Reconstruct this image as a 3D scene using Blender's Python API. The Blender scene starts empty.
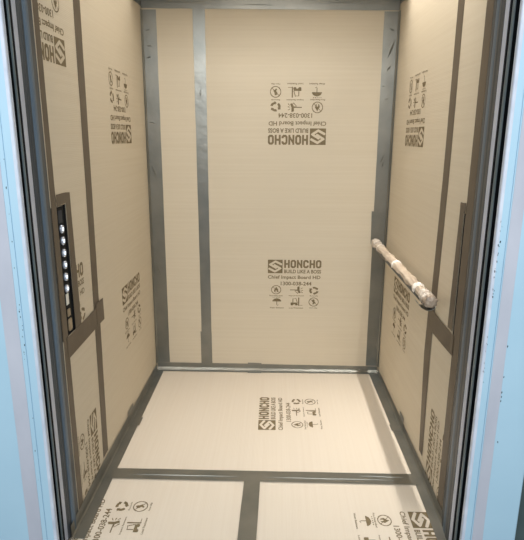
import bpy, bmesh, math, random
from mathutils import Vector, Matrix, noise
SC = bpy.context.scene
COL = SC.collection
random.seed(4)

# ------------------------------------------------------------------ camera
W, D, H = 1.4514, 3.2351, 2.42            # cab inner width, back wall distance, ceiling height
F_PX, PITCH, YAW, ROLL, CX = 530.0, 0.2468, 0.0231, 0.0051, 0.7649
fw = Vector((-math.sin(YAW)*math.cos(PITCH), math.cos(YAW)*math.cos(PITCH), -math.sin(PITCH)))
ri = Vector((math.cos(YAW), math.sin(YAW), 0)); up = ri.cross(fw)
r2 = math.cos(ROLL)*ri + math.sin(ROLL)*up; u2 = -math.sin(ROLL)*ri + math.cos(ROLL)*up
cam = bpy.data.cameras.new('camera'); cam.sensor_fit = 'HORIZONTAL'; cam.sensor_width = 36
cam.lens = 36*F_PX/524; cam.clip_start = .02
co = bpy.data.objects.new('camera', cam); COL.objects.link(co)
co.matrix_world = Matrix(((r2.x, u2.x, -fw.x, CX), (r2.y, u2.y, -fw.y, 0), (r2.z, u2.z, -fw.z, 1.5), (0, 0, 0, 1)))
SC.camera = co

# ------------------------------------------------------------------ world, light, exposure
SC.view_settings.view_transform = 'Standard'; SC.view_settings.look = 'None'
SC.view_settings.gamma = 1; SC.view_settings.use_curve_mapping = False
SC.view_settings.exposure = 0.04
wd = bpy.data.worlds.new('world'); SC.world = wd; wd.use_nodes = True
bg = wd.node_tree.nodes['Background']; bg.inputs[0].default_value = (.90, .97, 1, 1); bg.inputs[1].default_value = .16

def area(name, loc, sx, sy, power, col, rot=(0, 0, 0), spread=180):
    l = bpy.data.lights.new(name, 'AREA'); l.shape = 'RECTANGLE'; l.size = sx; l.size_y = sy
    l.energy = power; l.color = col; l.spread = math.radians(spread)
    o = bpy.data.objects.new(name, l); COL.objects.link(o); o.location = loc; o.rotation_euler = rot
    return o
LC = (1, .96, .90)
area('ceiling_panel_light', (W/2, 2.50, H-.03), .60, .40, 2.5, (1, .92, .80), spread=170)
area('ceiling_strip_light_right', (1.412, 2.45, H-.025), .022, 1.10, 4.6, LC, spread=58)
area('ceiling_strip_light_left', (.040, 2.45, H-.025), .022, 1.10, 1.9, LC, spread=62)
area('landing_fill_light', (.68, -1.45, 2.93), 3.4, .75, 135, (.94, .975, 1), rot=(math.radians(62), 0, 0))  # unseen fill lamp added to light the back wall and tape tops
for nm, x in (('landing_side_fill_left', -1.75), ('landing_side_fill_right', 3.20)):  # unseen fill lamps added on both sides to light the blue frame
    q = (Vector((.72, 1.6, 1.0))-Vector((x, -.5, 1.35))).to_track_quat('-Z', 'Y').to_euler()
    area(nm, (x, -.5, 1.35), 1.1, 2.1, 19, (.90, .97, 1), rot=q)

# ------------------------------------------------------------------ materials
def s2l(c):
    return tuple((x/255/12.92 if x/255 <= .04045 else ((x/255+.055)/1.055)**2.4) for x in c)
def mat(name, rgb, rough=.5, metal=0., spec=.5, rgb2=None, nscale=8., nstretch=(1, 1, 1), bump=0., bscale=40., bstretch=(1, 1, 1), coat=0.):
    m = bpy.data.materials.new(name); m.use_nodes = True
    nt = m.node_tree; b = nt.nodes['Principled BSDF']
    b.inputs['Roughness'].default_value = rough; b.inputs['Metallic'].default_value = metal
    b.inputs['Specular IOR Level'].default_value = spec; b.inputs['Coat Weight'].default_value = coat
    tc = nt.nodes.new('ShaderNodeTexCoord')
    mp = nt.nodes.new('ShaderNodeMapping'); mp.inputs['Scale'].default_value = nstretch
    nt.links.new(tc.outputs['Object'], mp.inputs[0])
    n = nt.nodes.new('ShaderNodeTexNoise'); n.inputs['Scale'].default_value = nscale; n.inputs['Detail'].default_value = 4
    nt.links.new(mp.outputs[0], n.inputs['Vector'])
    r = nt.nodes.new('ShaderNodeValToRGB'); r.color_ramp.elements[0].position = .3; r.color_ramp.elements[1].position = .7
    r.color_ramp.elements[0].color = (*s2l(rgb2 or rgb), 1); r.color_ramp.elements[1].color = (*s2l(rgb), 1)
    nt.links.new(n.outputs[0], r.inputs[0]); nt.links.new(r.outputs[0], b.inputs['Base Color'])
    if bump:
        mp2 = nt.nodes.new('ShaderNodeMapping'); mp2.inputs['Scale'].default_value = bstretch
        nt.links.new(tc.outputs['Object'], mp2.inputs[0])
        n2 = nt.nodes.new('ShaderNodeTexNoise'); n2.inputs['Scale'].default_value = bscale; n2.inputs['Detail'].default_value = 3
        nt.links.new(mp2.outputs[0], n2.inputs['Vector'])
        bp = nt.nodes.new('ShaderNodeBump'); bp.inputs['Strength'].default_value = 1; bp.inputs['Distance'].default_value = bump
        nt.links.new(n2.outputs[0], bp.inputs['Height']); nt.links.new(bp.outputs[0], b.inputs['Normal'])
    return m
def cardboard(name, axis, c1, c2):
    """corrugated fibre board: faint flutes running across `axis`"""
    m = mat(name, c1, rough=.62, spec=.35, rgb2=c2, nscale=1.0, nstretch=tuple(90 if i == axis else 1.2 for i in range(3)))
    nt = m.node_tree; b = nt.nodes['Principled BSDF']
    tc = [n for n in nt.nodes if n.type == 'TEX_COORD'][0]
    wv = nt.nodes.new('ShaderNodeTexWave'); wv.wave_type = 'BANDS'; wv.bands_direction = 'XYZ'[axis]
    wv.inputs['Scale'].default_value = 48; wv.inputs['Distortion'].default_value = .6; wv.inputs['Detail'].default_value = 1
    nt.links.new(tc.outputs['Object'], wv.inputs['Vector'])
    bp = nt.nodes.new('ShaderNodeBump'); bp.inputs['Strength'].default_value = .5; bp.inputs['Distance'].default_value = .0004
    nt.links.new(wv.outputs['Fac'], bp.inputs['Height']); nt.links.new(bp.outputs[0], b.inputs['Normal'])
    return m
M = {}
M['board_wall'] = cardboard('fibre_board_wall', 2, (209, 196, 173), (205, 191, 167))
M['board_floor'] = cardboard('fibre_board_floor', 0, (221, 209, 192), (218, 205, 187))
M['print'] = mat('brown_print', (112, 97, 72), rough=.6, spec=.2, rgb2=(132, 116, 88), nscale=60)
M['tape'] = mat('grey_tape', (148, 147, 140), rough=.40, metal=.88, spec=.8, rgb2=(132, 133, 128), nscale=7, bump=.0012, bscale=28)
M['tape_brown'] = mat('grey_brown_tape', (104, 92, 76), rough=.50, metal=.05, spec=.4, rgb2=(93, 81, 67), nscale=7, bump=.0010, bscale=26)
M['steel'] = mat('dark_steel', (74, 77, 78), rough=.45, metal=.0, rgb2=(60, 63, 65), nscale=6, nstretch=(6, 6, .6), bump=.0006, bscale=30, bstretch=(3, 3, .4))
M['steel_reflection'] = mat('blue_reflection_on_steel', (92, 108, 122), rough=.45, metal=.0, rgb2=(80, 94, 107), nscale=4, nstretch=(5, 5, .5))  # bluish sheen of the jambs as a base colour
M['black'] = mat('black_panel_and_gap_shade', (14, 16, 20), rough=.7, spec=.2)  # black of the panels, also painted shade in the gaps
M['seal'] = mat('grey_seal', (104, 118, 124), rough=.45, rgb2=(80, 92, 98), nscale=12, nstretch=(1, 1, .4))
M['edge'] = mat('pale_metal_edge', (196, 200, 212), rough=.45, metal=.1, rgb2=(178, 183, 196), nscale=14, nstretch=(1, 1, .3))
M['lip'] = mat('worn_pale_edge', (205, 212, 224), rough=.5, rgb2=(180, 190, 206), nscale=30, nstretch=(1, 1, .5))
M['blue'] = mat('pale_blue_paint', (168, 201, 220), rough=.42, rgb2=(161, 195, 215), nscale=3)
M['masking'] = mat('masking_film', (184, 188, 200), rough=.55, rgb2=(172, 177, 190), nscale=9, nstretch=(1, 1, .5))
M['chip'] = mat('bare_chip', (38, 44, 52), rough=.7)
M['wall_out'] = mat('landing_wall', (70, 86, 88), rough=.8, rgb2=(60, 76, 78))
M['floor_out'] = mat('landing_floor', (120, 122, 122), rough=.7, rgb2=(105, 107, 108))
M['shell'] = mat('cab_panel', (150, 140, 125), rough=.5)
M['ceil'] = mat('ceiling_paint', (225, 220, 208), rough=.6)
M['film'] = mat('plastic_wrap', (196, 180, 160), rough=.38, spec=.6, rgb2=(166, 148, 130), nscale=30, nstretch=(2, .35, 2), bump=.002, bscale=60, bstretch=(2, .4, 2), coat=.2)
M['white_tape'] = mat('white_tape', (232, 224, 214), rough=.45, rgb2=(214, 204, 192), nscale=40, bump=.001, bscale=60)
M['film_end'] = mat('crumpled_wrap', (226, 217, 206), rough=.35, spec=.6, rgb2=(160, 144, 128), nscale=38, bump=.004, bscale=55, coat=.2)
M['film_twist'] = mat('twisted_wrap', (186, 168, 148), rough=.4, spec=.6, rgb2=(128, 112, 96), nscale=45, bump=.005, bscale=60)
M['button'] = mat('polished_button', (215, 222, 236), rough=.2, metal=.6)
M['label'] = mat('white_label', (225, 222, 212), rough=.6)
M['beige'] = mat('beige_plastic', (170, 152, 124), rough=.6, rgb2=(140, 122, 98), nscale=40)
M['sill'] = mat('sill_metal', (130, 132, 134), rough=.35, metal=.8)
def emis(name, c, s):
    m = bpy.data.materials.new(name); m.use_nodes = True; b = m.node_tree.nodes['Principled BSDF']
    b.inputs['Emission Color'].default_value = (*c, 1); b.inputs['Emission Strength'].default_value = s
    return m
M['lamp'] = emis('lamp_diffuser', (1, .9, .78), 2.0)
M['led'] = emis('button_led', (.62, .78, 1), 1.1)

# ------------------------------------------------------------------ helpers
def link(name, me, m, parent=None):
    o = bpy.data.objects.new(name, me); COL.objects.link(o)
    if m is not None: me.materials.append(m)
    if parent: o.parent = parent
    return o
def tag(o, label, cat, group=None):
    o['label'] = label; o['category'] = cat
    if group: o['group'] = group
    return o
def from_bm(name, bm, m, parent=None, smooth=False):
    bmesh.ops.recalc_face_normals(bm, faces=bm.faces[:])
    me = bpy.data.meshes.new(name); bm.to_mesh(me); bm.free()
    if smooth:
        for p in me.polygons: p.use_smooth = True
    return link(name, me, m, parent)
def bm_box(bm, a, b):
    vs = [bm.verts.new((x, y, z)) for x in (a[0], b[0]) for y in (a[1], b[1]) for z in (a[2], b[2])]
    for f in ((0, 1, 3, 2), (4, 6, 7, 5), (0, 4, 5, 1), (2, 3, 7, 6), (0, 2, 6, 4), (1, 5, 7, 3)):
        bm.faces.new([vs[i] for i in f])
def box(name, a, b, m, parent=None, bevel=0.):
    bm = bmesh.new(); bm_box(bm, a, b)
    if bevel: bmesh.ops.bevel(bm, geom=bm.edges[:], offset=bevel, segments=2, affect='EDGES')
    return from_bm(name, bm, m, parent)
def structure(name, a, b, m, bevel=0.):
    o = box(name, a, b, m, None, bevel); o['kind'] = 'structure'; return o
def prism(name, pts3, vec, m, parent=None):
    """flat outline extruded by vec"""
    bm = bmesh.new(); vec = Vector(vec)
    vs = [bm.verts.new(p) for p in pts3]; f = bm.faces.new(vs)
    r = bmesh.ops.extrude_face_region(bm, geom=[f])
    bmesh.ops.translate(bm, verts=[v for v in r['geom'] if isinstance(v, bmesh.types.BMVert)], vec=vec)
    return from_bm(name, bm, m, parent)
def post(name, xy, z0, z1, m, structural=True, parent=None):
    o = prism(name, [(x, y, z0) for x, y in xy], (0, 0, z1-z0), m, parent)
    if structural: o['kind'] = 'structure'
    return o

# ------------------------------------------------------------------ cab shell
structure('wall_back', (-.03, D+.005, -.02), (W+.03, D+.03, H), M['shell'])
structure('wall_left', (-.03, 1.74, -.02), (-.006, D+.004, H), M['shell'])
structure('wall_right', (W+.006, 1.80, -.02), (W+.03, D+.004, H), M['shell'])
structure('floor', (-.03, 1.66, -.03), (W+.03, D+.03, -.005), M['shell'])
structure('ceiling', (-.03, 1.62, H), (W+.03, D+.03, H+.03), M['ceil'])
structure('wall_front', (-.02, 1.70, 2.385), (W+.02, 1.735, H), M['ceil'])

# entrance, seen from outside in: landing frame, slot with seal, pale door edge, steel jamb
ZT = 2.38
def fr(s, y): return CX + s*y
# car jambs
post('trim_1', [(-.001, 1.790), (fr(-.4375, 1.745), 1.745), (fr(-.441, 1.735), 1.735), (fr(-.449, 1.72), 1.72),
                (fr(-.4495, 1.711), 1.711), (fr(-.456, 1.70), 1.70), (-.06, 1.70), (-.06, 1.739), (-.0055, 1.739), (-.0055, 1.790)], 0, ZT, M['steel'])
post('trim_2', [(W+.001, 1.850), (fr(.3745, 1.81), 1.81), (fr(.379, 1.79), 1.79), (fr(.384, 1.75), 1.75),
                (fr(.387, 1.74), 1.74), (fr(.391, 1.72), 1.72), (1.50, 1.72), (1.50, 1.799), (W+.0055, 1.799), (W+.0055, 1.850)][::-1], 0, ZT, M['steel'])
# jamb strips with the bluish reflection put into their colour
post('trim_3', [(fr(-.4355, 1.752)+.0012, 1.752), (fr(-.438, 1.746)+.0035, 1.744), (fr(-.441, 1.736)+.004, 1.735), (fr(-.4445, 1.727)+.0018, 1.727), (fr(-.4445, 1.727)-.003, 1.727), (fr(-.4355, 1.752)-.003, 1.752)], 0, ZT, M['steel_reflection'])
post('trim_4', [(fr(.3775, 1.795)-.0012, 1.795), (fr(.3795, 1.785)-.003, 1.783), (fr(.3820, 1.772)-.003, 1.770), (fr(.3850, 1.760)-.001, 1.760), (fr(.3850, 1.760)+.003, 1.760), (fr(.3775, 1.795)+.003, 1.795)], 0, ZT, M['steel_reflection'])
# sliding door edges (pale); black blocks added as the shade of the slot
post('door_1', [(fr(-.4565, 1.697), 1.697), (fr(-.4635, 1.67), 1.670), (-.10, 1.670), (-.10, 1.697)], .005, ZT, M['edge'])
post('door_2', [(fr(.392, 1.717), 1.717), (fr(.3985, 1.69), 1.690), (1.55, 1.690), (1.55, 1.717)], .005, ZT, M['edge'])
structure('trim_5', (-.10, 1.660, 0), (fr(-.4640, 1.669), 1.669, ZT), M['black'])
structure('trim_6', (fr(.3990, 1.689), 1.680, 0), (1.55, 1.689, ZT), M['black'])
for nm, s, y in (('trim_7', -.4690, 1.648), ('trim_8', .4045, 1.665)):
    x = fr(s, y); sg = -1 if s < 0 else 1
    post(nm, [(x, y-.002), (x+sg*.002, y-(.005 if s < 0 else .010)), (x+sg*.004, y-(.005 if s < 0 else .010)), (x+sg*.004, y+.004), (x, y+.004)], 0, ZT, M['seal'])
structure('trim_9', (-.10, 1.611, 0), (-.055, 1.659, ZT), M['black'])  # black filler on both sides, painted shade deep in the slot
structure('trim_10', (1.50, 1.611, 0), (1.55, 1.679, ZT), M['black'])
# landing frame: worn pale lip + painted face
def frame(name, x0, x1, sg, lip, groove):
    y = 1.585
    a = x0+sg*(lip+.0002)
    o = post(name, [(a, y), (groove-sg*.0015, y), (groove-sg*.0008, y+.003), (groove+sg*.0008, y+.003), (groove+sg*.0015, y),
                    (x1-sg*.004, y), (x1, y+.004), (x1, 1.640), (x1-sg*.03, 1.640), (x1-sg*.03, 1.611), (a, 1.611)], 0, ZT, M['blue'])
    l = post(name+'_lip', [(x0, y+.002), (x0+sg*.002, y-.0006), (x0+sg*lip, y-.0006), (x0+sg*lip, 1.600), (x0, 1.600)], 0, ZT, M['lip'])
    return o, l
fl, ll = frame('trim_11', fr(-.482, 1.585), -.36, -1, .0115, fr(-.505, 1.585)); ll.name = 'trim_12'
frr, lr = frame('trim_13', fr(.4200, 1.585), fr(.538, 1.585), 1, .0110, fr(.4400, 1.585)); lr.name = 'trim_14'
structure('trim_15', (-.36, 1.585, ZT), (1.62, 1.64, 2.60), M['blue'])
structure('wall_landing_right', (1.590, 1.642, 0), (2.6, 1.70, 3.2), M['wall_out'])
structure('wall_landing_left', (-1.2, 1.642, 0), (-.335, 1.70, 3.2), M['wall_out'])
structure('floor_landing', (-1.2, -1.0, -.03), (2.6, 1.608, -.002), M['floor_out'])
structure('trim_16', (-.02, 1.609, -.03), (W+.02, 1.659, -.002), M['sill'])

# masking strips down both frame faces, and paint chips
def vstrip(name, x0, x1, y, z0, z1, m, seed, parent=None):
    bm = bmesh.new(); n = 60; rows = []
    for i in range(n+1):
        z = z0+(z1-z0)*i/n
        a = .0012*noise.noise(Vector((seed, z*5, 0))); b = .0012*noise.noise(Vector((seed+9, z*5, 0)))
        rows.append([bm.verts.new((x0+a, y, z)), bm.verts.new((x1+b, y, z))])
    for i in range(n): bm.faces.new((rows[i][0], rows[i][1], rows[i+1][1], rows[i+1][0]))
    r = bmesh.ops.extrude_face_region(bm, geom=bm.faces[:])
    bmesh.ops.translate(bm, verts=[v for v in r['geom'] if isinstance(v, bmesh.types.BMVert)], vec=(0, -.0008, 0))
    return from_bm(name, bm, m, parent)
yf = 1.585
a = vstrip('masking_tape', fr(-.546, yf), fr(-.515, yf), yf-.0003, .05, 2.36, M['masking'], 1)
tag(a, 'pale grey masking strip running down the light blue door frame left of the entrance', 'tape', 'masking strips on the door frame')
a = vstrip('masking_tape', fr(.443, yf), fr(.466, yf), yf-.0003, .05, 2.36, M['masking'], 5)
tag(a, 'pale grey masking strip running down the light blue door frame right of the entrance', 'tape', 'masking strips on the door frame')
random.seed(11)
def chips(name, parent, places, y):
    bm = bmesh.new()
    for x, z, r in places:
        k = 7; vs = []
        for i in range(k):
            t = 2*math.pi*i/k; q = r*random.uniform(.55, 1.2)
            vs.append(bm.verts.new((x+q*math.cos(t)*.6, y, z+q*1.5*math.sin(t))))
        f = bm.faces.new(vs)
        rr = bmesh.ops.extrude_face_region(bm, geom=[f])
        bmesh.ops.translate(bm, verts=[v for v in rr['geom'] if isinstance(v, bmesh.types.BMVert)], vec=(0, -.0006, 0))
    return from_bm(name, bm, M['chip'], parent)
pl = [(fr(.4275, yf)+random.uniform(-.004, .003), z+random.uniform(-.02, .02), random.uniform(.0009, .0032)) for z in [1.02+.013*i for i in range(18)]]
pl += [(fr(.427, yf)+random.uniform(-.003, .002), z+random.uniform(-.02, .02), random.uniform(.0012, .0022)) for z in [.74+.02*i for i in range(9)]]
pl += [(fr(.468, yf), z, random.uniform(.002, .003)) for z in (.86, .755, .70, .685, .67)] + [(fr(.46, yf)+.02, .52, .003)]
chips('paint_chips', frr, pl, yf)
pl = [(fr(-.5085, yf)+random.uniform(-.0035, .003), z+random.uniform(-.02, .02), random.uniform(.0008, .0026)) for z in [.78+.018*i for i in range(12)]+[1.08+.09*i for i in range(6)]+[.58, .45, .33]]
chips('paint_chips', fl, pl, yf-.0002)

# ------------------------------------------------------------------ printed mark (one master mesh, shared)
S = .342                                                       # block width in metres
def text_bm(bm, txt, u0, u1, v0, v1, bold=0.):
    cu = bpy.data.curves.new('t', 'FONT'); cu.body = txt; cu.size = 1; cu.resolution_u = 3; cu.offset = bold
    o = bpy.data.objects.new('t', cu); COL.objects.link(o)
    bpy.context.view_layer.update()
    me = bpy.data.meshes.new_from_object(o.evaluated_get(bpy.context.evaluated_depsgraph_get()))
    xs = [v.co.x for v in me.vertices]; ys = [v.co.y for v in me.vertices]
    x0, x1, y0, y1 = min(xs), max(xs), min(ys), max(ys)
    for v in me.vertices:
        v.co = (u0+(v.co.x-x0)/(x1-x0)*(u1-u0), -(v1-(v.co.y-y0)/(y1-y0)*(v1-v0)), 0)
    bm.from_mesh(me); bpy.data.objects.remove(o); bpy.data.curves.remove(cu); bpy.data.meshes.remove(me)
def seg(px, py, a, b):
    ax, ay = a; bx, by = b; dx, dy = bx-ax, by-ay
    t = max(0, min(1, ((px-ax)*dx+(py-ay)*dy)/(dx*dx+dy*dy+1e-12)))
    return math.hypot(px-ax-t*dx, py-ay-t*dy)
def poly_d(px, py, pts): return min(seg(px, py, pts[i], pts[i+1]) for i in range(len(pts)-1))
def inside(px, py, poly):
    c = False; j = len(poly)-1
    for i in range(len(poly)):
        xi, yi = poly[i]; xj, yj = poly[j]
        if (yi > py) != (yj > py) and px < (xj-xi)*(py-yi)/(yj-yi)+xi: c = not c
        j = i
    return c
def raster(bm, u0, v0, w, h, n, test):
    m_ = max(2, int(n*h/w))
    for j in range(m_):
        i = 0
        while i < n:
            if test((i+.5)/n, (j+.5)/m_):
                k = i
                while k < n and test((k+.5)/n, (j+.5)/m_): k += 1
                a, b = u0+w*i/n, u0+w*k/n; c, d = v0+h*j/m_, v0+h*(j+1)/m_
                bm.faces.new([bm.verts.new(p) for p in ((a, -c, 0), (a, -d, 0), (b, -d, 0), (b, -c, 0))])
                i = k
            else: i += 1
def ring(x, y, r=.44, t=.07): return abs(math.hypot(x-.5, y-.5)-r) < t/2
def emblem(x, y):
    h1 = [(.90, .33), (.52, .13), (.15, .36), (.55, .60)]
    h2 = [(1-a, 1-b) for a, b in h1]
    return not (poly_d(x, y, h1) < .072 or poly_d(x, y, h2) < .072)
def ic_fire(x, y):
    fl_ = [(.50, .16), (.60, .34), (.72, .50), (.66, .72), (.54, .80), (.57, .64), (.5, .52), (.44, .64), (.46, .80), (.34, .72), (.29, .52), (.40, .40)]
    return ring(x, y) or inside(x, y, fl_) or seg(x, y, (.2, .2), (.8, .8)) < .025
def ic_hammer(x, y):
    return seg(x, y, (.02, .50), (.62, .52)) < .045 or inside(x, y, [(.55, .16), (.72, .12), (.74, .50), (.84, .80), (.68, .84), (.58, .60)]) \
        or seg(x, y, (.84, .36), (.97, .28)) < .028 or seg(x, y, (.86, .52), (.98, .54)) < .028 or seg(x, y, (.88, .68), (.97, .80)) < .028 or seg(x, y, (.38, .60), (.60, .86)) < .03
def ic_recycle(x, y):
    a = math.degrees(math.atan2(y-.55, x-.5)) % 120; r = math.hypot(x-.5, (y-.55)*1.12)
    return (abs(r-.34) < .10 and 10 < a < 80) or (80 <= a < 108 and abs(r-.34) < .19*(108-a)/28)
def ic_umbrella(x, y):
    d = math.hypot(x-.5, (y-.48)*1.15)
    return (y < .48 and d < .38 and y > .12) or seg(x, y, (.5, .45), (.5, .82)) < .022 or poly_d(x, y, [(.5, .82), (.55, .90), (.62, .86)]) < .022 \
        or (y < .06 and int(x*14) % 2 == 0 and .15 < x < .85)
def ic_forklift(x, y):
    return math.hypot(x-.17, y-.78) < .11 or math.hypot(x-.52, y-.78) < .11 or inside(x, y, [(.06, .56), (.58, .56), (.62, .76), (.06, .76)]) \
        or poly_d(x, y, [(.22, .56), (.24, .18), (.48, .16), (.58, .56)]) < .028 or seg(x, y, (.70, .06), (.70, .88)) < .04 or seg(x, y, (.70, .86), (.99, .86)) < .028
def ic_slip(x, y):
    return ring(x, y) or seg(x, y, (.2, .2), (.8, .8)) < .03 or inside(x, y, [(.40, .24), (.56, .22), (.60, .44), (.70, .60), (.58, .66), (.46, .78), (.38, .70), (.46, .56), (.36, .46)])
pb = bmesh.new()
raster(pb, 0, 0, .276, .264, 44, emblem)
# HONCHO: squared heavy capitals
def rect(u0, u1, v0, v1): pb.faces.new([pb.verts.new(p) for p in ((u0, -v0, 0), (u0, -v1, 0), (u1, -v1, 0), (u1, -v0, 0))])
def letterO(u, w, h, t, gap=False):
    c = .028; k = .012
    out = [(c, 0), (w-c, 0), (w, c), (w, h-c), (w-c, h), (c, h), (0, h-c), (0, c)]
    inn = [(t+k, t), (w-t-k, t), (w-t, t+k), (w-t, h-t-k), (w-t-k, h-t), (t+k, h-t), (t, h-t-k), (t, t+k)]
    for i in range(8):
        if gap and i == 2: continue
        j = (i+1) % 8
        pb.faces.new([pb.verts.new((u+p[0], -p[1], 0)) for p in (out[i], inn[i], inn[j], out[j])])
    if gap:
        rect(u+w-t, u+w, c, .056); rect(u+w-t, u+w, h-.056, h-c)
lw, lh, lt, lg = .104, .160, .034, .0142
u = .305
for ch in 'HONCHO':
    if ch == 'H':
        rect(u, u+lt, 0, lh); rect(u+lw-lt, u+lw, 0, lh); rect(u+lt, u+lw-lt, .063, .097)
    elif ch == 'N':
        rect(u, u+lt, 0, lh); rect(u+lw-lt, u+lw, 0, lh)
        pb.faces.new([pb.verts.new((u+a, -b, .00005)) for a, b in ((lt*.6, 0), (lt*.6, .055), (lw-lt*.6, lh), (lw-lt*.6, lh-.055))])
    elif ch == 'O': letterO(u, lw, lh, lt)
    else: letterO(u, lw, lh, lt, True)
    u += lw+lg
text_bm(pb, 'BUILD LIKE A BOSS', .305, .998, .190, .264, .030)
text_bm(pb, 'Chief Impact Board HD', .0, .99, .305, .395, .022)
text_bm(pb, '1300-038-244', .245, .825, .430, .505, .020)
for fn, cu_, cv, w in ((ic_fire, .16, .595, .20), (ic_hammer, .545, .595, .24), (ic_recycle, .875, .595, .20),
                       (ic_umbrella, .175, .835, .22), (ic_forklift, .545, .835, .24), (ic_slip, .875, .835, .20)):
    h = .19
    raster(pb, cu_-w/2, cv-h/2, w, h, 34, fn)
for t, c0, w, v in (('Fire Retardant', .16, .25, .70), ('Impact Resistant', .545, .29, .70), ('Recycle', .875, .15, .70),
                    ('Water Resistant', .175, .27, .945), ('Load Resistant', .545, .27, .945), ('Non Slip', .875, .15, .945)):
    text_bm(pb, t, c0-w/2, c0+w/2, v, v+.027, .02)
bmesh.ops.scale(pb, verts=pb.verts[:], vec=(S, S, 1))
print_me = bpy.data.meshes.new('printed_logo'); pb.to_mesh(print_me); pb.free()
print_me.materials.append(M['print'])
def put_print(board, origin, U, V, su=1., sv=1., clip=()):
    """origin = top left corner of the block, U reading direction, V line direction"""
    U, V = Vector(U), Vector(V); N = U.cross(-V)
    o_ = Vector(origin)+N*.0006
    mw = Matrix(((U.x*su, -V.x*sv, N.x, o_.x), (U.y*su, -V.y*sv, N.y, o_.y), (U.z*su, -V.z*sv, N.z, o_.z), (0, 0, 0, 1)))
    me = print_me
    if clip:
        me = print_me.copy(); bm = bmesh.new(); bm.from_mesh(me); bmesh.ops.transform(bm, matrix=mw, verts=bm.verts[:])
        for p, n in clip:                                      # keeps the side n points to
            bmesh.ops.bisect_plane(bm, geom=bm.verts[:]+bm.edges[:]+bm.faces[:], plane_co=p, plane_no=n, clear_inner=True)
        bm.to_mesh(me); bm.free(); mw = Matrix.Identity(4)
    o = bpy.data.objects.new('printed_logo', me); COL.objects.link(o); o.parent = board; o.matrix_local = mw
    return o

# ------------------------------------------------------------------ boards
T = .004
def board(label, pts, vec, m, group):
    o = prism('cardboard_sheet', pts, vec, m); tag(o, label, 'cardboard sheet', group); return o
ZB = 2.262
def bw(x0, x1, z0=.002, z1=ZB): return [(x0, D, z0), (x1, D, z0), (x1, D, z1), (x0, D, z1)]
G1 = 'protective boards lining the cab'
b = board('narrow blank cardboard sheet on the back wall between the left corner and the seam', bw(.002, .328), (0, T, 0), M['board_wall'], G1)
b = board('wide cardboard sheet filling the back wall with two printed logos', bw(.330, W-.002), (0, T, 0), M['board_wall'], G1)
put_print(b, (1.063, D, 1.453), (-1, 0, 0), (0, 0, 1), 1, 1.045)
put_print(b, (.727, D, .752), (1, 0, 0), (0, 0, -1), .98, .96)
def lw_(pts): return [(0, y, z) for y, z in pts]
def rw_(pts): return [(W, y, z) for y, z in pts]
b = board('large cardboard sheet on the left wall between its seam and the back corner', lw_([(2.165, .002), (D-.002, .002), (D-.002, ZB), (2.165, ZB)]), (-T, 0, 0), M['board_wall'], G1)
put_print(b, (0, 2.885, 1.462), (0, -1, 0), (0, 0, 1), 1.03, 1.03)
put_print(b, (0, 2.545, .752), (0, 1, 0), (0, 0, -1), 1.03, 1.0)
b = board('tall narrow cardboard sheet on the left wall cut round the button panel',
          lw_([(1.79, .745), (2.163, .745), (2.163, ZB), (1.79, ZB), (1.79, 1.258), (1.921, 1.258), (1.921, .770), (1.79, .768)]), (-T, 0, 0), M['board_wall'], G1)
put_print(b, (0, 2.036, 1.741), (0, -1, 0), (0, 0, 1), 1, 1, clip=[((0, 1.80, 0), (0, 1, 0))])
put_print(b, (0, 1.70, 1.014), (0, 1, 0), (0, 0, -1), 1, 1, clip=[((0, 1.925, 0), (0, 1, 0)), ((0, 0, .75), (0, 0, 1))])
b = board('low cardboard sheet on the left wall beneath the button panel', lw_([(1.79, .002), (2.163, .002), (2.163, .743), (1.79, .743)]), (-T, 0, 0), M['board_wall'], G1)
put_print(b, (0, 2.062, .360), (0, 0, -1), (0, -1, 0), 1.02, .88, clip=[((0, 1.80, 0), (0, 1, 0)), ((0, 0, .01), (0, 0, 1))])
b = board('large cardboard sheet on the right wall behind the wrapped handrail', rw_([(2.165, .002), (D-.002, .002), (D-.002, ZB), (2.165, ZB)]), (T, 0, 0), M['board_wall'], G1)
put_print(b, (W, 2.545, 1.455), (0, 1, 0), (0, 0, 1), 1.03, 1.03)
put_print(b, (W, 2.925, .738), (0, -1, 0), (0, 0, -1), 1.03, 1.0)
b = board('tall narrow blank cardboard sheet on the right wall beside the entrance jamb',
          rw_([(1.84, .735), (2.163, .735), (2.163, ZB), (1.84, ZB), (1.84, 1.235), (1.9265, 1.235), (1.9265, .768), (1.84, .768)]), (T, 0, 0), M['board_wall'], G1)
b = board('low cardboard sheet on the right wall next to the entrance jamb', rw_([(1.84, .002), (2.163, .002), (2.163, .733), (1.84, .733)]), (T, 0, 0), M['board_wall'], G1)
put_print(b, (W, 2.090, .022), (0, 0, 1), (0, -1, 0), 1.02, .94, clip=[((W, 1.85, 0), (0, 1, 0))])
b = board('large cardboard sheet covering the rear half of the floor', [(.001, 2.106, 0), (W-.001, 2.106, 0), (W-.001, D-.001, 0), (.001, D-.001, 0)], (0, 0, -T), M['board_floor'], G1)
put_print(b, (.690, 2.503, 0), (0, 1, 0), (1, 0, 0), 1.05, 1.03)
b = board('cardboard sheet on the front left of the floor with sideways printing', [(.001, 1.665, 0), (.675, 1.665, 0), (.675, 2.104, 0), (.001, 2.104, 0)], (0, 0, -T), M['board_floor'], G1)
put_print(b, (-.066, 1.592, 0), (0, 1, 0), (1, 0, 0), 1, 1, clip=[((.003, 0, 0), (1, 0, 0)), ((0, 1.67, 0), (0, 1, 0))])
b = board('cardboard sheet on the front right of the floor with an emblem near the corner', [(.677, 1.665, 0), (W-.001, 1.665, 0), (W-.001, 2.104, 0), (.677, 2.104, 0)], (0, 0, -T), M['board_floor'], G1)
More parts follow.
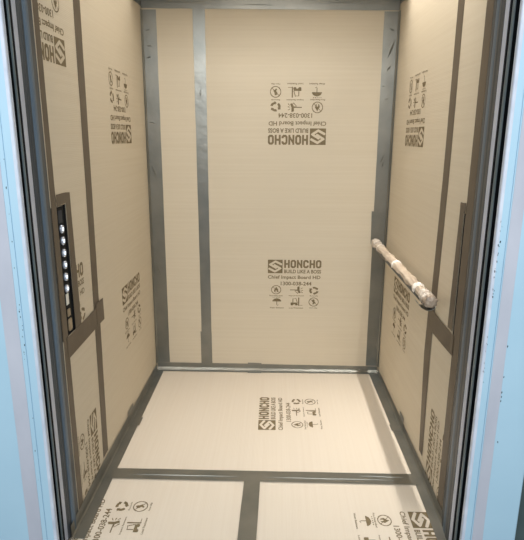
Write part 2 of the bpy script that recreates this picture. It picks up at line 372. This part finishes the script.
put_print(b, (1.411, 1.893, 0), (0, -1, 0), (-1, 0, 0), 1, .93, clip=[((0, 1.67, 0), (0, 1, 0))])

# ------------------------------------------------------------------ tape
def lerp_line(pts, n):
    pts = [Vector(p) for p in pts]; L = [0]
    for i in range(1, len(pts)): L.append(L[-1]+(pts[i]-pts[i-1]).length)
    out = []
    for k in range(n+1):
        s = L[-1]*k/n; i = 1
        while i < len(L)-1 and L[i] < s: i += 1
        out.append(pts[i-1].lerp(pts[i], (s-L[i-1])/max(1e-9, L[i]-L[i-1])))
    return out
SEED = [0]
def tape(label, lines, normals, off=.0010, m='tape', sub=3, amp=.0003, jit=.0012, cat='tape', group='grey tape strips', name='tape_strip', parent=None):
    """lines: polylines along the strip; normals: outward direction at each line"""
    SEED[0] += 7.3; sd = SEED[0]
    Lr = [lerp_line(l, 2) for l in lines]
    length = max(sum((l[i+1]-l[i]).length for i in range(2)) for l in Lr); n = max(6, int(length/.022))
    Lr = [lerp_line(l, n) for l in lines]; bm = bmesh.new(); grid = []
    for i in range(n+1):
        row = []
        for k in range(len(lines)):
            steps = sub if k < len(lines)-1 else 1
            for j in range(steps):
                t = j/steps
                nv = Vector(normals[k]); p = Lr[k][i]
                if t > 0:
                    p = p.lerp(Lr[k+1][i], t); nv = nv.lerp(Vector(normals[k+1]), t)
                row.append((p, nv.normalized()))
        vr = []
        for c, (p, nv) in enumerate(row):
            q = p + nv*(off+amp*(.5+noise.noise(Vector((p.x*23+sd, p.y*23, p.z*23)))))
            if c in (0, len(row)-1):
                d = (row[-1][0]-row[0][0]).normalized() if c else (row[0][0]-row[-1][0]).normalized()
                d = (d-nv*d.dot(nv))
                q = q + d*jit*noise.noise(Vector((p.x*9+sd+c, p.y*9, p.z*9)))
                q = q - nv*amp*.15
            vr.append(bm.verts.new(q))
        grid.append(vr)
    for i in range(n):
        for c in range(len(grid[0])-1):
            bm.faces.new((grid[i][c], grid[i+1][c], grid[i+1][c+1], grid[i][c+1]))
    o = from_bm(name, bm, M[m], parent, smooth=True)
    sm = o.modifiers.new('thickness', 'SOLIDIFY'); sm.thickness = .0003; sm.offset = 0
    es = o.modifiers.new('crisp_edge', 'EDGE_SPLIT'); es.split_angle = math.radians(35)
    if not parent: tag(o, label, cat, group)
    return o
X, Xn, Y_, Zp, Zn = (1, 0, 0), (-1, 0, 0), (0, -1, 0), (0, 0, 1), (0, 0, -1)
DX = lambda a, b: tuple(Vector(a).lerp(Vector(b), .5).normalized())
G2 = 'grey tape strips'
C_ = .009
# back wall
t_left = tape('vertical grey tape folded into the back left corner', [[(0, 3.205, .05), (0, 3.212, 2.19)], [(0, D-C_, .05), (0, D-C_, 2.19)], [(C_, D, .05), (C_, D, 2.19)], [(.084, D, .05), (.085, D, 2.19)]], [X, X, Y_, Y_])
t_seam = tape('vertical grey tape over the seam of the back wall boards, left of the logos', [[(.3005, D, .035), (.292, D, 2.23)], [(.364, D, .035), (.361, D, 2.23)]], [Y_, Y_], .0016)
t_right = tape('vertical grey tape folded into the back right corner, crumpled near the top', [[(1.374, D, .045), (1.366, D, 2.18)], [(W-C_, D, .045), (W-C_, D, 2.18)], [(W, D-C_, .045), (W, D-C_, 2.18)], [(W, 3.195, .05), (W, 3.200, 2.18)]], [Y_, Y_, Xn, Xn], .0012)
t_top = tape('horizontal grey tape along the top edge of the back wall', [[(.003, D, 2.197), (W-.003, D, 2.184)], [(.003, D, 2.265), (W-.003, D, 2.265)]], [Y_, Y_], .0024)
t_bot = tape('horizontal grey tape along the foot of the back wall', [[(.004, D, .050), (W-.004, D, .042)], [(.004, D, .019), (W-.004, D, .016)], [(.004, D-.020, .002), (W-.004, D-.020, .002)], [(.05, D-.034, 0), (W-.05, D-.034, 0)]], [Y_, Y_, Zp, Zp], .0022, amp=.0008)
tape('short grey tape patch lapped over the middle of the back wall foot tape', [[(.600, D, .056), (.690, D, .054)], [(.600, D, .020), (.690, D, .018)], [(.600, D-.020, .004), (.690, D-.020, .004)], [(.600, D-.046, 0), (.690, D-.044, 0)]], [Y_, Y_, Zp, Zp], .0036)
tape('short wide grey tape patch over the back right corner tape above the handrail end', [[(1.361, D, .86), (1.357, D, 1.062)], [(W-C_, D, .86), (W-C_, D, 1.058)]], [Y_, Y_], .0030)
tape('short grey tape patch over the seam tape near the foot of the back wall', [[(.294, D, .03), (.293, D, .27)], [(.366, D, .03), (.365, D, .262)]], [Y_, Y_], .0032)
# side wall tops
tape('horizontal grey tape along the top edge of the left wall', [[(0, 2.20, 2.178), (0, D-.012, 2.205)], [(0, 2.20, 2.262), (0, D-.012, 2.262)]], [X, X], .0022)
tape('horizontal grey tape along the top edge of the right wall', [[(W, 2.20, 2.172), (W, D-.012, 2.215)], [(W, 2.20, 2.262), (W, D-.012, 2.262)]], [Xn, Xn], .0022)
# floor edges
t_fl = tape('long grey tape folded along the joint of floor and left wall', [[(0, D-.03, .048), (0, 2.1, .068), (0, 1.70, .060)], [(0, D-.03, .010), (0, 2.1, .010), (0, 1.70, .010)], [(.008, D-.03, .001), (.008, 2.1, .001), (.008, 1.70, .001)], [(.047, D-.03, 0), (.048, 2.1, 0), (.051, 1.70, 0)]], [X, X, Zp, Zp], .0028, amp=.0010)
t_fr = tape('long grey tape folded along the joint of floor and right wall', [[(W, D-.03, .040), (W, 2.1, .052), (W, 1.70, .050)], [(W, D-.03, .010), (W, 2.1, .010), (W, 1.70, .010)], [(W-.008, D-.03, .001), (W-.008, 2.1, .001), (W-.008, 1.70, .001)], [(1.392, D-.03, 0), (1.405, 2.1, 0), (1.402, 1.70, 0)]], [Xn, Xn, Zp, Zp], .0028, amp=.0010)
tape('small torn grey tape patch on the floor and left wall joint', [[(0, 2.51, .085), (0, 2.61, .088)], [(0, 2.51, .012), (0, 2.61, .012)], [(.009, 2.51, .002), (.009, 2.61, .002)], [(.058, 2.52, 0), (.058, 2.60, 0)]], [X, X, Zp, Zp], .0046, jit=.004)
tape('small torn grey tape patch on the floor and right wall joint', [[(W, 2.50, .082), (W, 2.58, .085)], [(W, 2.50, .012), (W, 2.58, .012)], [(W-.009, 2.50, .002), (W-.009, 2.58, .002)], [(1.392, 2.51, 0), (1.392, 2.57, 0)]], [Xn, Xn, Zp, Zp], .0046, jit=.004)
t_cross = tape('long grey tape running across the floor from wall to wall', [[(.02, 2.143, 0), (1.425, 2.140, 0)], [(.02, 2.068, 0), (1.425, 2.064, 0)]], [Zp, Zp], .0052)
tape('grey tape running towards the entrance along the middle of the floor', [[(.643, 2.115, 0), (.636, 1.668, 0)], [(.714, 2.115, 0), (.708, 1.668, 0)]], [Zp, Zp], .0068)
# left wall
tape('vertical grey-brown tape over the seam of the left wall boards', [[(0, 2.108, .08), (0, 2.120, .55), (0, 2.142, 1.32), (0, 2.159, 2.18)], [(0, 2.174, .08), (0, 2.190, .55), (0, 2.213, 1.32), (0, 2.233, 2.18)]], [X, X], .0010, 'tape_brown')
tape('vertical grey-brown tape along the front edge of the left wall boards', [[(0, 1.792, .0), (0, 1.792, 2.26)], [(0, 1.838, .0), (0, 1.837, .75), (0, 1.834, 1.3), (0, 1.829, 2.26)]], [X, X], .0012, 'tape_brown')
G3 = 'tape around the panel cut-outs'
tape('horizontal grey-brown tape beneath the button panel on the left wall', [[(0, 1.82, .690), (0, 2.208, .698)], [(0, 1.82, .772), (0, 2.243, .785)]], [X, X], .0030, 'tape_brown', group=G3)
tape('vertical grey-brown tape strip edging the back side of the button panel cut-out', [[(0, 1.913, .775), (0, 1.922, 1.29)], [(0, 1.974, .775), (0, 1.964, 1.29)]], [X, X], .0020, 'tape_brown', group=G3)
tape('short ragged grey-brown tape above the button panel cut-out', [[(0, 1.836, 1.258), (0, 1.960, 1.260)], [(0, 1.836, 1.303), (0, 1.963, 1.297)]], [X, X], .0030, 'tape_brown', group=G3, jit=.006)
tape('small grey-brown tape patch where the tape beneath the button panel meets the seam', [[(0, 2.150, .70), (0, 2.150, .80)], [(0, 2.243, .70), (0, 2.243, .80)]], [X, X], .0042, 'tape_brown', group=G3)
# right wall
tape('vertical grey-brown tape over the upper seam of the right wall boards', [[(W, 2.133, 2.17), (W, 2.131, 1.34), (W, 2.150, .80)], [(W, 2.205, 2.17), (W, 2.206, 1.34), (W, 2.228, .80)]], [Xn, Xn], .0010, 'tape_brown')
tape('vertical grey-brown tape over the lower seam of the right wall boards, below the handrail end', [[(W, 2.160, .84), (W, 2.168, .55), (W, 2.152, .09)], [(W, 2.243, .84), (W, 2.253, .55), (W, 2.205, .09)]], [Xn, Xn], .0024, 'tape_brown')
tape('vertical grey-brown tape along the front edge of the right wall boards', [[(W, 1.845, .0), (W, 1.842, 2.26)], [(W, 1.909, .0), (W, 1.908, 1.3), (W, 1.905, 2.26)]], [Xn, Xn], .0012, 'tape_brown')
tape('horizontal grey-brown tape below the dark slit on the right wall', [[(W, 1.90, .690), (W, 2.150, .687)], [(W, 1.90, .770), (W, 2.275, .783)]], [Xn, Xn], .0036, 'tape_brown', group=G3)
tape('vertical grey-brown tape strip edging the back side of the dark slit', [[(W, 1.926, .78), (W, 1.925, 1.27)], [(W, 1.982, .78), (W, 1.966, 1.27)]], [Xn, Xn], .0024, 'tape_brown', group=G3)
tape('short grey-brown tape above the dark slit on the right wall', [[(W, 1.908, 1.236), (W, 1.964, 1.236)], [(W, 1.908, 1.273), (W, 1.966, 1.267)]], [Xn, Xn], .0034, 'tape_brown', group=G3)

# raised wrinkles in the tape (children of their strip)
def wrinkle(parent, a, b, w, h, nrm):
    a, b, nrm = Vector(a), Vector(b), Vector(nrm); d = (b-a).normalized(); s = d.cross(nrm)
    bm = bmesh.new(); n = 8; rows = []
    for i in range(n+1):
        t = i/n; k = math.sin(math.pi*min(.97, max(.03, t)))
        p = a.lerp(b, t)+s*.002*noise.noise(Vector((t*5, a.z*30, a.x*9)))
        rows.append([bm.verts.new(p-s*w*k+nrm*.0014), bm.verts.new(p-s*w*.3*k+nrm*(h*k+.0016)), bm.verts.new(p+s*w*.2*k+nrm*(h*.9*k+.0016)), bm.verts.new(p+s*w*k*.8+nrm*.0014)])
    for i in range(n):
        for j in range(3): bm.faces.new((rows[i][j], rows[i+1][j], rows[i+1][j+1], rows[i][j+1]))
        bm.faces.new((rows[i][3], rows[i+1][3], rows[i+1][0], rows[i][0]))
    bm.faces.new(rows[0]); bm.faces.new(rows[-1][::-1])
    return from_bm('wrinkle', bm, M['tape'], parent)
for a, b, w, h in (((1.398, D, 1.935), (1.438, D, 2.035), .006, .007), ((1.402, D, 2.09), (1.428, D, 2.083), .005, .005), ((1.398, D, 1.868), (1.420, D, 1.893), .005, .006),
                   ((1.376, D, 1.785), (1.392, D, 1.784), .003, .003), ((1.395, D, 1.712), (1.418, D, 1.716), .003, .003),
                   ((1.392, D, 1.35), (1.412, D, 1.395), .004, .004), ((1.402, D, 1.32), (1.412, D, 1.36), .004, .003), ((1.405, D, .955), (1.408, D, .975), .003, .003)):
    wrinkle(t_right, a, b, w, h, Y_)
for a, b, w, h in (((.02, D, 1.58), (.055, D, 1.57), .003, .003), ((.02, D, 1.33), (.05, D, 1.25), .004, .003), ((.02, D, .72), (.055, D, .62), .004, .003),
                   ((.02, D, 2.08), (.05, D, 2.085), .005, .004), ((.025, D, 2.00), (.055, D, 1.998), .004, .003), ((.02, D, 1.935), (.05, D, 1.94), .004, .004)):
    wrinkle(t_left, a, b, w, h, Y_)
wrinkle(t_seam, (.325, D, 1.72), (.330, D, 1.77), .006, .003, Y_)
for a, b in (((.05, D, 2.225), (.40, D, 2.228)), ((.52, D, 2.215), (.80, D, 2.212)), ((.95, D, 2.23), (1.30, D, 2.222))):
    wrinkle(t_top, a, b, .003, .003, Y_)

for a, b, w, h in (((.10, 2.098, 0), (.62, 2.096, 0), .0022, .0016), ((.72, 2.094, 0), (1.36, 2.092, 0), .0022, .0016), ((1.16, 2.118, 0), (1.38, 2.112, 0), .0022, .0016)):
    wrinkle(t_cross, (a[0], a[1], .0045), (b[0], b[1], .0045), w, h, Zp)
# ------------------------------------------------------------------ left button panel, right slit
cp = bpy.data.objects.new('control_panel', None); COL.objects.link(cp); cp.location = (-.004, 1.87, .765)
tag(cp, 'lift button panel with a column of round bright buttons in the left wall cut-out', 'control panel')
def in_cp(o):
    o.parent = cp; o.matrix_parent_inverse = Matrix.Translation(-cp.location); return o
in_cp(box('faceplate', (-.0055, 1.842, .772), (-.0035, 1.9075, 1.252), M['black'], bevel=.0006))
in_cp(box('gap_shade', (-.0050, 1.9080, .773), (-.0004, 1.9195, 1.2565), M['black']))  # black block added as the shade of the gap beside the buttons
def button(y, z, r=.0135):
    bm = bmesh.new(); prof = [(0, .0), (r, .0), (r, .006), (r*.86, .0085), (r*.62, .0078), (0, .0082)]
    def ringv(rad, hh, n=20): return [bm.verts.new((-.0034+hh, y+rad*math.cos(2*math.pi*i/n), z+rad*math.sin(2*math.pi*i/n)*1.15)) for i in range(n)]
    rs = [ringv(p[0] or .0005, p[1]) for p in prof]
    for a, b in zip(rs, rs[1:]):
        for i in range(20): bm.faces.new((a[i], a[(i+1) % 20], b[(i+1) % 20], b[i]))
    bm.faces.new(rs[-1])
    o = in_cp(from_bm('button', bm, M['button'], smooth=True))
    bm = bmesh.new()
    c = [bm.verts.new((.0052, y+r*.5*math.cos(t*math.pi/6), z+r*.55*math.sin(t*math.pi/6))) for t in range(12)]; f = bm.faces.new(c)
    rr = bmesh.ops.extrude_face_region(bm, geom=[f]); bmesh.ops.translate(bm, verts=[v for v in rr['geom'] if isinstance(v, bmesh.types.BMVert)], vec=(-.0008, 0, 0))
    l = from_bm('button_light', bm, M['led']); l.parent = o; l.matrix_parent_inverse = Matrix.Identity(4)
for y, z in ((1.868, 1.173), (1.868, 1.130), (1.868, 1.085), (1.867, 1.041), (1.866, .996), (1.866, .951)): button(y, z)
in_cp(box('label_plate', (-.0034, 1.858, .888), (-.0018, 1.882, .930), M['label']))
in_cp(box('key_switch', (-.0034, 1.857, .842), (.0010, 1.882, .872), M['beige'], bevel=.002))
in_cp(box('emergency_switch', (-.0034, 1.857, .786), (.0010, 1.888, .832), M['beige'], bevel=.004))
o = box('display', (-.0034, 1.852, 1.195), (-.0022, 1.888, 1.24), M['chip']); in_cp(o)
o = box('control_panel', (W+.0004, 1.850, .769), (W+.0055, 1.9260, 1.2345), M['black'], bevel=.0003)
tag(o, 'dark panel seen as a thin black slit in the right wall boards beside the entrance', 'control panel')

# ------------------------------------------------------------------ wrapped handrail
hr = bpy.data.objects.new('handrail', None); COL.objects.link(hr)
RX, RZ, Y0, Y1 = 1.372, .884, 1.957, 3.160
hr.location = (RX, Y0, RZ)
tag(hr, 'handrail on the right wall wrapped in crumpled film with white tape bands', 'handrail')
def in_hr(o):
    o.parent = hr; o.matrix_parent_inverse = Matrix.Translation(-hr.location); return o
def tube(name, path, rads, m, n=28, rip=0., nz=0., fs=30., caps=True, flat=1.):
    bm = bmesh.new(); path = [Vector(p) for p in path]; rings = []
    for i, p in enumerate(path):
        d = (path[min(i+1, len(path)-1)]-path[max(i-1, 0)]).normalized()
        s = d.cross(Vector((0, 0, 1)));
        if s.length < .01: s = Vector((1, 0, 0))
        s.normalize(); t = s.cross(d)
        row = []
        for k in range(n):
            a = 2*math.pi*k/n
            r = rads[i]*(1+rip*math.sin(a*7+p.y*9)+rip*.6*math.sin(a*11-p.y*14))
            q = p+(s*math.cos(a)+t*math.sin(a)*flat)*r
            r2_ = nz*noise.noise(q*fs)+nz*.5*noise.noise(q*fs*2.3)
            row.append(bm.verts.new(q+(q-p).normalized()*r2_))
        rings.append(row)
    for a, b in zip(rings, rings[1:]):
        for k in range(n): bm.faces.new((a[k], a[(k+1) % n], b[(k+1) % n], b[k]))
    if caps: bm.faces.new(rings[0]); bm.faces.new(rings[-1][::-1])
    return from_bm(name, bm, m, smooth=True)
def lin(y0, y1, n, dx=0, dz=0): return [(RX+dx, y0+(y1-y0)*i/n, RZ+dz) for i in range(n+1)]
in_hr(tube('rail', lin(Y0+.02, Y1-.02, 8, -.004, -.012), [.0185]*9, M['steel']))
n = 90; in_hr(tube('film_wrap', lin(Y0+.05, Y1-.06, n), [.0225+.0018*math.sin(i*.35)+.001*math.sin(i*.9) for i in range(n+1)], M['film'], n=40, rip=.035, nz=.0022, fs=45, flat=.92))
for yb, wd_ in ((2.135, .034), (2.555, .022), (2.955, .020)):
    in_hr(tube('tape_band', lin(yb, yb+wd_, 6), [.0240, .0258, .0262, .0260, .0262, .0257, .0238], M['white_tape'], n=32, nz=.0008, fs=60))
n = 34
in_hr(tube('wrapped_end', lin(Y0-.004, Y0+.080, n), [(.004, .014, .0205, .0235)[i] if i < 4 else .0250-.001*i/n for i in range(n+1)], M['film_twist'], n=44, rip=.05, nz=.0055, fs=60))
in_hr(tube('end_wrap', lin(Y0+.030, Y0+.118, n), [.0262+.0010*math.sin(i*.5)-.003*max(0, i/n-.7)/.3 for i in range(n+1)], M['film_end'], n=44, rip=.02, nz=.0030, fs=50))
in_hr(tube('wrapped_end', lin(Y1-.115, Y1+.014, n), [.006+.0215*min(1, math.sin(min(1, (1-i/n)*3.2)*math.pi/2))-.005*max(0, (1-i/n-.55))/.45 for i in range(n+1)], M['film_end'], n=44, rip=.03, nz=.0045, fs=48))
def bracket(y):
    pth = [(RX-.004, y, RZ-.018)] + [(RX-.004+.074*t, y, RZ-.018-.026*math.sin(t*math.pi*.5)) for t in (.15, .3, .5, .7, .85, 1.0)]
    in_hr(tube('bracket', pth, [.0085]*7, M['steel'], n=16))
bracket(Y0+.20); bracket(Y1-.10)
# curl of loose film hanging under the near end
bm = bmesh.new(); rows = []
for i in range(15):
    t = i/14; a = -2.75+2.1*t
    for_ = []
    for k in range(6):
        yy = Y0+.030+.075*k/5
        rr = .0365+.004*noise.noise(Vector((t*4, k*.5, 3)))
        for_.append(bm.verts.new((RX-.002+rr*math.cos(a), yy, RZ-.004+rr*math.sin(a)*1.05)))
    rows.append(for_)
for i in range(14):
    for k in range(5): bm.faces.new((rows[i][k], rows[i+1][k], rows[i+1][k+1], rows[i][k+1]))
o = in_hr(from_bm('film_flap', bm, M['tape'], smooth=True)); sm = o.modifiers.new('thickness', 'SOLIDIFY'); sm.thickness = .001

# ------------------------------------------------------------------ ceiling lamps (the fittings the light comes from)
def lamp(x0, x1, y0, y1, label, grp):
    r = bpy.data.objects.new('ceiling_light', None); COL.objects.link(r); r.location = ((x0+x1)/2, (y0+y1)/2, H)
    tag(r, label, 'ceiling light', grp)
    bm = bmesh.new(); f = .012
    for a, b in (((x0-f, y0-f), (x0, y1+f)), ((x1, y0-f), (x1+f, y1+f)), ((x0, y0-f), (x1, y0)), ((x0, y1), (x1, y1+f))):
        bm_box(bm, (a[0], a[1], H-.022), (b[0], b[1], H-.0005))
    o = from_bm('housing', bm, M['steel']); o.parent = r; o.matrix_parent_inverse = Matrix.Translation(-r.location)
    o = box('diffuser', (x0, y0, H-.018), (x1, y1, H-.006), M['lamp']); o.parent = r; o.matrix_parent_inverse = Matrix.Translation(-r.location)
lamp(W/2-.31, W/2+.31, 2.29, 2.71, 'broad rectangular ceiling light in the middle of the cab ceiling', 'ceiling lights')
lamp(1.399, 1.425, 1.89, 3.01, 'slim ceiling light strip along the right wall', 'ceiling lights')
lamp(.027, .053, 1.89, 3.01, 'slim ceiling light strip along the left wall', 'ceiling lights')
